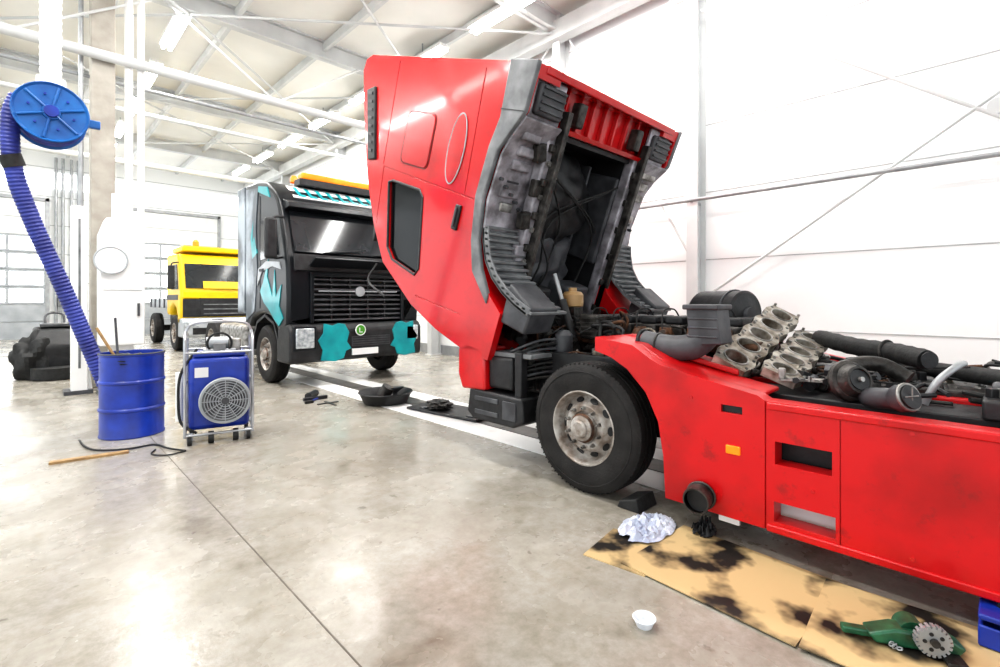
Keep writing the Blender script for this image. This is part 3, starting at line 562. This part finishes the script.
K.add('grille_back',blackp,box(3.41,5.09,8.15,8.19,1.08,1.86))
for i in range(9): K.add('grille_slats',greyd,prism([(7.95,1.10+i*.085),(8.02,1.12+i*.085),(8.02,1.145+i*.085),(7.95,1.125+i*.085)],3.42,5.08),.004)
for i in range(4): K.add('grille_uprights',blackp,box(3.72+i*.34,3.75+i*.34,7.96,8.03,1.09,1.85))
K.add('grille_surround',blackg,box(3.36,3.42,7.92,8.0,1.06,1.88),.01); K.add('grille_surround',blackg,box(5.08,5.14,7.92,8.0,1.06,1.88),.01); K.add('grille_surround',blackg,box(3.36,5.14,7.92,8.0,1.84,1.90),.01)
K.add('grille_emblem',silver,cyl((4.25,7.93,1.6),(4.25,7.95,1.6),.09,n=24)); K.add('grille_emblem',silver,box(3.5,5.0,7.935,7.945,1.59,1.61))
K.add('open_front_flap',blackg,prism([(8.0,2.02),(7.72,2.15),(7.70,2.12),(7.98,1.97)],3.35,5.15),.01)
K.add('bumper',blackp,prism([(7.9,.42),(7.86,.5),(7.86,.95),(7.94,1.06),(8.3,1.06),(8.4,.9),(8.45,.42)],x0,x1),.05)
def tealshape(xa,fl):
    pts=[(0,.45),(.25,.42),(.40,.46),(.44,.58),(.54,.62),(.46,.74),(.50,.90),(.42,1.04),(.30,1.06),(.20,1.02),(.05,1.06),(.04,.9),(-.05,.78),(.03,.62)]
    return prism([(xa+(p[0] if fl>0 else -p[0]),p[1]) for p in pts],7.84,7.87,'Y')
K.add('bumper_livery',teal,tealshape(3.5,1),.008); K.add('bumper_livery',teal,tealshape(5.35,-1),.008)
K.add('headlamps',lampg,box(3.08,3.4,7.84,7.95,.66,1.0),.03); K.add('headlamps',lampg,box(5.14,5.42,7.84,7.95,.7,.98),.03)
K.add('headlamp_bezel',blackg,box(3.05,3.43,7.85,7.9,.63,1.03),.02)
K.add('learner_plate',greenl,cyl((4.2,7.85,.93),(4.2,7.82,.93),.09,n=28)); K.add('learner_ring',whitep,ring((4.2,7.825,.93),(0,1,0),.09,.01)); K.add('learner_letter',whitep,box(4.17,4.185,7.81,7.825,.89,.97)); K.add('learner_letter',whitep,box(4.17,4.23,7.81,7.825,.885,.9))
K.add('licence_plate',whitep,box(4.05,4.55,7.83,7.86,.5,.61),.004)
K.add('lower_grille',greyd,box(4.05,4.8,7.845,7.86,.65,.82))
for i in range(4): K.add('lower_grille_slats',blackp,box(4.07,4.78,7.838,7.85,.67+i*.04,.685+i*.04))
K.add('mirror',blackp,box(2.68,2.86,7.98,8.1,2.1,2.75),.04); K.add('mirror',blackp,box(5.64,5.82,7.98,8.1,2.1,2.75),.04); K.add('mirror_arm',blackp,tube([(3.02,8.2,2.8),(2.85,8.1,2.78),(2.78,8.05,2.7)],.02,8)); K.add('mirror_arm',blackp,tube([(3.02,8.2,2.15),(2.85,8.1,2.12),(2.78,8.05,2.2)],.02,8))
K.add('kerb_mirror',blackp,box(4.9,5.2,7.85,8.0,2.85,3.0),.03)
K.add('light_bar',orange,box(3.55,5.1,8.75,8.95,3.62,3.74),.03); K.add('light_bar_base',blackp,box(3.5,5.15,8.72,8.98,3.5,3.62),.01)
for x in (3.55,5.05): K.add('beacon',orange,lathe((x,9.1,3.6),(0,0,1),[(.07,0),(.07,.08),(.04,.13),(0,.14)],18,False))
K.add('front_fender',blackp,strip([(8.42,.5),(8.46,.8),(8.62,1.05),(9.05,1.18),(9.45,1.05),(9.62,.8),(9.66,.55)],.05,3.02,3.4)); K.add('entry_steps',blackp,box(3.02,3.3,8.2,8.44,.42,1.0),.02)
wheel(K,3.02,9.05,detail=False); wheel(K,5.48,9.05,side=1,detail=False,pre='wheel_far'); wheel(K,3.05,12.7,detail=False,pre='wheel_rear'); wheel(K,5.45,12.7,side=1,detail=False,pre='wheel_rear_far')
K.add('axle',iron,cyl((3.2,9.05,.5),(5.3,9.05,.5),.07)); K.add('axle',iron,cyl((3.2,12.7,.5),(5.3,12.7,.5),.1))
for x in (3.8,4.65): K.add('chassis_rail',iron,box(x,x+.08,8.3,13.6,.65,.92))
K.add('fuel_tank',alu,box(3.05,3.6,10.3,12.0,.35,.95),.08); K.add('cab_rear_wall',blackp,box(3.1,5.4,10.05,10.1,1.0,3.5)); K.add('fifth_wheel',iron,cyl((4.25,12.4,.95),(4.25,12.4,1.02),.45))
K.finish()
# ---------------------------------------------------------------- YELLOW TRUCK
Y=G('yellow_truck',(4.25,16.5,0))
prof=[(15.75,.75),(15.7,1.2),(15.72,1.7),(15.95,2.55),(16.1,2.75),(17.5,2.8),(17.5,1.0),(17.1,1.0),(16.95,1.2),(16.6,1.3),(16.25,1.2),(16.1,.95),(16.05,.75)]
Y.add('cab',yellow,prism(prof,3.05,5.5),.08)
Y.add('windscreen',glassw,prism([(15.74,1.78),(15.92,2.46),(15.90,2.47),(15.71,1.78)],3.18,5.35)); Y.add('side_window',glassw,prism([(15.95,1.75),(16.1,2.45),(16.8,2.45),(16.8,1.75)],3.035,3.05))
Y.add('dash_panel',yellow,prism([(15.69,1.78),(15.75,1.98),(15.73,1.98),(15.67,1.78)],3.6,5.2))
Y.add('side_stripe',blackp,box(3.04,3.05,16.0,17.5,1.45,1.6)); Y.add('grille',blackp,box(3.5,5.0,15.66,15.72,1.0,1.6),.02); Y.add('front_band',yellow,box(3.1,5.42,15.655,15.7,1.50,1.68),.01); Y.add('front_band_dark',blackp,box(3.1,5.42,15.665,15.7,.98,1.48),.01)
for i in range(3): Y.add('grille_bars',greyp,box(3.6,4.9,15.64,15.67,1.05+i*.13,1.08+i*.13))
Y.add('bumper',silver,prism([(15.55,.42),(15.5,.5),(15.5,.85),(15.6,.95),(16.0,.95),(16.05,.42)],3.05,5.5),.04); Y.add('bumper_band',blackp,box(3.3,5.2,15.49,15.52,.5,.68)); Y.add('headlamps',lampg,box(3.1,3.45,15.48,15.52,.7,.85),.01); Y.add('headlamps',lampg,box(5.05,5.4,15.48,15.52,.7,.85),.01)
Y.add('roof_rack',yellow,box(3.15,5.4,16.0,17.3,2.82,2.98),.04); Y.add('beacon',orange,lathe((3.5,16.1,2.98),(0,0,1),[(.08,0),(.08,.12),(.04,.18),(0,.19)],18,False)); Y.add('beacon',orange,lathe((5.1,16.1,2.98),(0,0,1),[(.08,0),(.08,.12),(.04,.18),(0,.19)],18,False))
Y.add('mirror',blackp,box(2.78,2.94,15.8,15.9,1.75,2.4),.03); Y.add('mirror_arm',blackp,tube([(3.05,15.95,2.5),(2.88,15.85,2.45),(2.86,15.85,2.3)],.02,8))
wheel(Y,3.05,16.6,detail=False); wheel(Y,5.48,16.6,side=1,detail=False,pre='wheel_far'); wheel(Y,3.1,20.2,detail=False,pre='wheel_rear'); wheel(Y,5.45,20.2,side=1,detail=False,pre='wheel_rear_far')
Y.add('axle',iron,cyl((3.2,16.6,.5),(5.3,16.6,.5),.07)); Y.add('axle',iron,cyl((3.2,20.2,.5),(5.3,20.2,.5),.1))
for x in (3.8,4.65): Y.add('chassis_rail',iron,box(x,x+.08,16,21.2,.65,.92))
Y.add('flat_body',silver,box(3.2,5.4,17.7,21.2,1.2,1.5),.03); Y.add('crane_mast',yellow,box(3.9,4.5,17.7,18.1,1.5,2.7),.05)
for i in range(5): Y.add('body_ribs',greyd,box(3.17,3.2,17.9+i*.75,18.0+i*.75,1.2,1.5))
Y.finish()
# ---------------------------------------------------------------- floor strips / pit
g=G('inspection_pit',(4.0,5,0))
g.add('edge_strip',whites,box(3.48,3.82,-3,11.0,-.001,.006)); g.add('edge_strip',whites,box(4.12,4.42,-3,11.0,-.001,.006))
for i in range(24): g.add('pit_cover',cover,box(3.83,4.11,-3+i*.58,-3+i*.58+.57,-.001,.01))
g.finish()
# ---------------------------------------------------------------- drum
g=G('blue_drum',(.84,6.62,0))
p=[(.0,.03),(.27,.03),(.275,0),(.29,.0),(.295,.012),(.287,.03),(.287,.27),(.298,.285),(.298,.30),(.287,.315),(.287,.56),(.298,.575),(.298,.59),(.287,.605),(.287,.855),(.295,.865),(.295,.885),(.285,.888),(.278,.88),(.278,.3),(0,.3)]
g.add('shell',blue,lathe((.84,6.62,0),(0,0,1),p,48,False)); g.add('rim',greyd,ring((.84,6.62,.88),(0,0,1),.289,.009,48))
g.add('broom_handles',wood,cyl((.95,6.62,.3),(.55,6.8,1.15),.014)); g.add('broom_handles',greyd,cyl((.75,6.7,.3),(.72,6.9,1.25),.012)); g.add('waste',blackp,blob((.84,6.62,.8),.26,.26,.06,.3,5,14,3,False)); g.finish()
g=G('mobile_extractor_cart',(1.48,5.8,0),(0,0,R(-14)),local=True)
g.add('body',blue,box(-.275,.275,-.14,.2,.12,.86),.05); g.add('body_lid',blue,box(-.24,.24,-.12,.18,.86,.91),.02); g.add('body_label',whitep,box(-.22,-.1,-.145,-.139,.66,.76)); g.add('body_band',silver,box(-.15,.15,-.1,.1,.91,.94),.01)
for x in (-.3,.3):
    g.add('frame_tube',chrome,tube([(x,-.24,.08),(x,-.24,.9),(x,-.2,1.07),(x,0,1.12),(x,.2,1.07),(x,.24,.9),(x,.24,.08)],.014,10))
    g.add('frame_rail',chrome,cyl((x,-.24,.12),(x,.24,.12),.014)); g.add('frame_rail',chrome,cyl((x,-.24,.6),(x,.24,.6),.011))
for y in (-.24,.24):
    for z in (.10,.92): g.add('frame_cross',chrome,cyl((-.3,y,z),(.3,y,z),.012))
g.add('handle',chrome,tube([(-.3,0,1.12),(-.26,0,1.19),(-.15,0,1.22),(.15,0,1.22),(.26,0,1.19),(.3,0,1.12)],.014,10))
g.add('fan_drum',greyp,cyl((.05,-.14,.43),(.05,-.27,.43),.22,n=40)); g.add('fan_face',greyp,cyl((.05,-.271,.43),(.05,-.275,.43),.205,n=40))
for k in range(1,9): g.add('fan_guard',silver,ring((.05,-.30,.43),(0,1,0),.025*k+.01,.004,36,6))
for k in range(12):
    a=k*math.pi/6; g.add('fan_guard',silver,cyl((.05,-.3,.43),(.05+.215*math.cos(a),-.29,.43+.215*math.sin(a)),.004,n=6))
    b=a+.35; g.add('fan_blades',greyd,([(.05+.05*math.cos(a),-.28,.43+.05*math.sin(a)),(.05+.19*math.cos(a),-.278,.43+.19*math.sin(a)),(.05+.19*math.cos(b),-.286,.43+.19*math.sin(b)),(.05+.05*math.cos(b),-.286,.43+.05*math.sin(b))],[(0,1,2,3)]))
g.add('fan_hub',greyd,cyl((.05,-.28,.43),(.05,-.31,.43),.035)); g.add('fan_rim',silver,ring((.05,-.28,.43),(0,1,0),.222,.013,40))
for x in (-.26,.26):
    for y in (-.22,.22): g.add('castor',rubber,cyl((x-.018,y,.045),(x+.018,y,.045),.045)); g.add('castor_fork',steelg,box(x-.025,x+.025,y-.015,y+.015,.05,.12))
g.add('castor',rubber,cyl((-.1,-.2,.06),(-.05,-.2,.06),.06)); g.add('castor',rubber,cyl((.12,-.2,.06),(.17,-.2,.06),.06))
g.add('top_motor',silver,cyl((-.12,.02,1.0),(.12,.02,1.0),.06)); g.add('top_valve',greyp,box(-.06,.06,-.1,0,.91,1.0),.01); g.add('hose_coil',rubber,ring((.0,-.1,1.0),(0,1,.2),.11,.011,30)); g.add('pump_head',alu,box(.08,.2,-.06,.08,.91,1.04),.015)
g.add('hose_loop',rubber,tube([(-.2,-.1,.95),(-.34,-.1,.7),(-.36,-.1,.4),(-.33,-.12,.2),(-.2,-.15,.1)],.013,8))
g.add('side_bottle',whitep,cyl((-.36,.06,.2),(-.36,.06,.7),.035)); g.finish()
# ---------------------------------------------------------------- exhaust hose reel
g=G('exhaust_hose_reel',(.2,7.2,3.45))
rx,rz=.2,3.44; S=.84
g.add('side_plate',blueb,lathe((rx,7.02,rz),(0,1,0),[(.0,.0),(.09*S,0),(.1*S,.02),(.34*S,.02),(.365*S,.0),(.375*S,.01),(.37*S,.03),(.1*S,.04)],44,False)); g.add('side_plate',blueb,lathe((rx,7.4,rz),(0,1,0),[(.0,.0),(.34*S,.0),(.37*S,.01),(.36*S,.03),(0,.03)],44,False))
for k in range(6):
    a=k*math.pi/3+.3; g.add('plate_spokes',blueb,cyl((rx,7.03,rz),(rx+.33*S*math.cos(a),7.03,rz+.33*S*math.sin(a)),.014,n=8)); g.add('plate_bolts',blue,cyl((rx+.22*S*math.cos(a+.5),7.03,rz+.22*S*math.sin(a+.5)),(rx+.22*S*math.cos(a+.5),7.0,rz+.22*S*math.sin(a+.5)),.012,n=8))
g.add('hub',blue,cyl((rx,6.98,rz),(rx,7.03,rz),.06)); g.add('drum',blueb,cyl((rx,7.05,rz),(rx,7.42,rz),.17))
for k in range(3): g.add('wound_hose',hoseb,ring((rx,7.12+k*.12,rz),(0,1,0),.235,.055,44))
g.add('bracket',whitep,box(rx-.12,rx+.12,7.1,7.35,rz+.2,rz+.4),.02); g.add('bracket_arm',blueb,box(rx,rx+.42,7.2,7.26,rz-.04,rz+.05),.01)
g.add('supply_duct',whitep,tube([(rx,7.25,3.82+ i*.04) for i in range(85)],.09,24,straight=True,corr=.06))
g.add('hose',hoseb,tube([(-.05,7.24,3.6),(-.11,7.26,3.35),(-.09,7.3,2.85),(.06,7.35,2.3),(.32,7.36,1.55),(.55,7.36,.85),(.72,7.38,.35),(.88,7.4,.12),(1.1,7.42,.09)],.078,16,30,corr=.05,step=.02))
g.add('hose_clamp',rubber,cyl((-.12,7.28,2.98),(-.08,7.3,2.86),.095)); g.add('hose_nozzle',rubber,cyl((1.08,7.42,.09),(1.25,7.42,.09),.085,.085)); g.finish()
g=G('floor_scrubber_machine',(.42,12.7,0))
g.add('body',blackp,prism([(12.3,.15),(13.2,.15),(13.25,.75),(12.9,.95),(12.6,.9),(12.3,.6)],.1,.75),.06); g.add('brush_deck',rubber,cyl((.42,12.2,.02),(.42,12.2,.22),.36,n=32)); g.add('handle_post',greyd,tube([(.3,13.1,.8),(.3,13.3,1.15),(.55,13.3,1.15),(.55,13.1,.8)],.02,8)); g.add('tank_lid',greyd,box(.2,.65,12.65,12.95,.93,1.0),.02); g.add('squeegee',rubber,box(-.05,.85,13.35,13.42,.0,.12),.01)
for x in (.08,.74): g.add('wheel',rubber,cyl((x-.03,13.0,.14),(x+.03,13.0,.14),.14))
g.add('draped_cover',rubber,blob((.1,12.5,.35),.3,.3,.45,.25,2.,20,5)); g.finish()
# ---------------------------------------------------------------- floor items
def flatbox(name,mat,cx,cy,lx,ly,h,rz,z=0):
    ob=single(name,mat,box(-lx/2,lx/2,-ly/2,ly/2,0,h)); ob.location=(cx,cy,z); ob.rotation_euler=(0,0,R(rz)); return ob
flatbox('cardboard_sheet',cardb,2.50,1.52,.40,.36,.006,8); flatbox('cardboard_sheet',cardb,2.66,1.02,.68,.86,.006,-3,.007); flatbox('cardboard_sheet',cardb,2.66,.12,.66,1.0,.006,4,.0135); flatbox('cardboard_sheet',cardb,2.8,-.8,.6,.8,.006,8,.002)
single('plastic_bag',rag,crumple(2.82,1.57,.23,.15,.06,.014,4),(2.82,1.57,0))
g=G('oily_rag',(3.0,1.3,0)); g.add('rag',blackp,crumple(3.02,1.30,.09,.07,.07,.016,9)); g.finish()
single('wheel_chock',rubber,prism([(1.72,0),(1.9,0),(1.88,.05),(1.75,.09)],2.98,3.22),(3.1,1.8,0),.008)
single('plastic_cup',plasticw,lathe((1.98,1.12,0),(0,0,1),[(0,.003),(.028,.003),(.03,0),(.034,.0),(.048,.035),(.052,.036),(.048,.04),(.044,.036),(.032,.006),(0,.006)],28,False),(1.98,1.12,0))
g=G('chain_hoist',(2.64,.27,.024),(0,0,R(28)),local=True,scale=.7)
g.add('body',green,prism([(-.2,0),(.2,0),(.24,.05),(.1,.10),(-.15,.10),(-.24,.05)],-.06,.06,'X'),.015); g.add('body_cap',green,cyl((-.02,.0,.07),(.09,.0,.07),.07)); g.add('gear',steelg,cyl((-.11,-.06,.095),(-.07,-.06,.095),.075,n=24))
for k in range(20):
    a=k*math.pi/10; g.add('gear_teeth',steelg,xf(box(-.11,-.07,-.008,.008,0,.015),Matrix.Translation((0,-.06+.073*math.cos(a),.095+.073*math.sin(a)))@Matrix.Rotation(a-math.pi/2,4,'X')))
for k in range(5):
    a=k*2*math.pi/5; g.add('gear_holes',blackp,cyl((-.113,-.06+.045*math.cos(a),.095+.045*math.sin(a)),(-.1,-.06+.045*math.cos(a),.095+.045*math.sin(a)),.011,n=12))
g.add('gear_hub',iron,cyl((-.13,-.06,.095),(-.07,-.06,.095),.022)); g.add('arm',green,box(-.03,.03,.2,.36,.01,.05),.01); g.add('side_plate',iron,box(-.16,.12,-.2,-.1,.0,.02),.004); g.add('motor_cap',iron,cyl((.09,.0,.07),(.12,.0,.07),.045))
for k in range(14): g.add('chain',steelg,ring((-.1+.012*k,.1+.03*math.sin(k*.7),.018),(k%2,.3,1-k%2+.1),.013,.004,12,6))
g.finish()
g=G('blue_toolbox',(2.95,-.06,.02)); g.add('tray',blue,box(2.83,3.07,-.24,.08,.022,.11),.012,[box(2.845,3.055,-.225,.065,.035,.2)]); g.add('lid',blue,box(2.83,3.07,-.24,.08,.13,.155),.008); g.add('handle',blackp,tube([(2.95,-.17,.155),(2.95,-.15,.19),(2.95,.0,.19),(2.95,.02,.155)],.008,8)); g.add('lid_post',steelg,box(3.05,3.06,-.2,.05,.1,.13)); g.finish()
single('wood_plank',wood,xf(box(-.28,.28,-.035,.035,0,.02),Matrix.Rotation(R(-8),4,'Z')),(0,0,0)).location=(.43,5.84,0)
g=G('oil_drain_pan',(3.66,6.1,.012)); g.add('pan',blackp,lathe((3.66,6.1,.012),(0,0,1),[(0,.01),(.27,.01),(.28,0),(.3,0),(.36,.13),(.38,.14),(.37,.155),(.34,.13),(.28,.03),(0,.03)],36,False)); g.add('filter',iron,cyl((3.64,6.15,.08),(3.70,6.08,.22),.09)); g.add('funnel',greyd,lathe((3.82,6.1,.06),(0,.1,1),[(.03,0),(.03,.06),(.12,.12),(.125,.14)],20)); g.finish()
g=G('removed_grille_panel',(4.0,4.75,0.012)); g.add('panel',blackp,xf(box(-.25,.25,-.6,.6,0,.03),Matrix.Translation((3.95,4.95,.013))@Matrix.Rotation(.15,4,'Z')),.01); g.add('panel_ribs',greyd,xf(box(-.2,.2,-.5,-.4,.03,.045),Matrix.Translation((3.95,4.95,.013))@Matrix.Rotation(.15,4,'Z'))); g.add('panel_ribs',greyd,xf(box(-.2,.2,.3,.4,.03,.045),Matrix.Translation((3.95,4.95,.013))@Matrix.Rotation(.15,4,'Z'))); g.add('loose_casting',iron,blob((3.85,5.1,.1),.14,.16,.06,.3,3,14,6,False)); g.finish()
g=G('hand_tools',(2.93,6.87,0)); g.add('hammer_head',iron,box(2.8,2.92,6.78,6.82,0,.04),.006); g.add('hammer_shaft',blue,cyl((2.86,6.8,.02),(3.1,7.0,.02),.013)); g.add('spanner',iron,box(2.9,3.2,6.6,6.63,0,.012)); g.add('spanner',iron,box(3.05,3.08,6.4,6.75,0,.012)); g.add('jack_body',blackp,cyl((2.95,7.05,.05),(3.15,7.25,.05),.05)); g.add('jack_arm',blackp,box(2.85,3.2,6.95,7.0,.0,.05),.01); g.finish()
g=G('power_cable',(.8,5.9,0)); g.add('cable',rubber,tube([(1.1,5.45,.012),(1.0,5.65,.012),(.92,5.9,.012),(.72,5.9,.012),(.5,6.05,.012),(.42,6.3,.012),(.4,6.6,.012)],.009,8)); g.add('cable',rubber,tube([(1.1,5.45,.01),(.95,5.42,.01),(.85,5.55,.01),(.9,5.7,.01)],.007,8)); g.finish()
# ---------------------------------------------------------------- lights
w=bpy.data.worlds.new('world'); bpy.context.scene.world=w; w.use_nodes=True
w.node_tree.nodes['Background'].inputs[0].default_value=(.92,.97,1,1); w.node_tree.nodes['Background'].inputs[1].default_value=1.85
def area(name,loc,rot,sx,sy,e,c=(1,.99,.97)):
    l=bpy.data.lights.new(name,'AREA'); l.shape='RECTANGLE'; l.size=sx; l.size_y=sy; l.energy=e; l.color=c
    o=bpy.data.objects.new(name,l); bpy.context.collection.objects.link(o); o.location=loc; o.rotation_euler=rot
for i,(x,y) in enumerate([(2.15,5),(6.4,5),(2.15,13),(6.4,13),(2.15,20),(-2.1,5),(-2.1,13)]):
    area('ceiling_lamp_light',(x,y,6.75),(0,0,0),.3,6,330)
cam=bpy.data.cameras.new('camera'); co=bpy.data.objects.new('camera',cam); bpy.context.collection.objects.link(co)
co.location=(0,0,1.45); co.rotation_euler=(R(90),0,R(-44.1)); cam.sensor_width=36; cam.lens=17.64; cam.shift_y=-.0335; cam.clip_start=.05
bpy.context.scene.camera=co
vs=bpy.context.scene.view_settings
vs.view_transform='Standard'
try: vs.look='Medium High Contrast'
except Exception as e: print('look',e)
print('OBJS',len(bpy.data.objects))
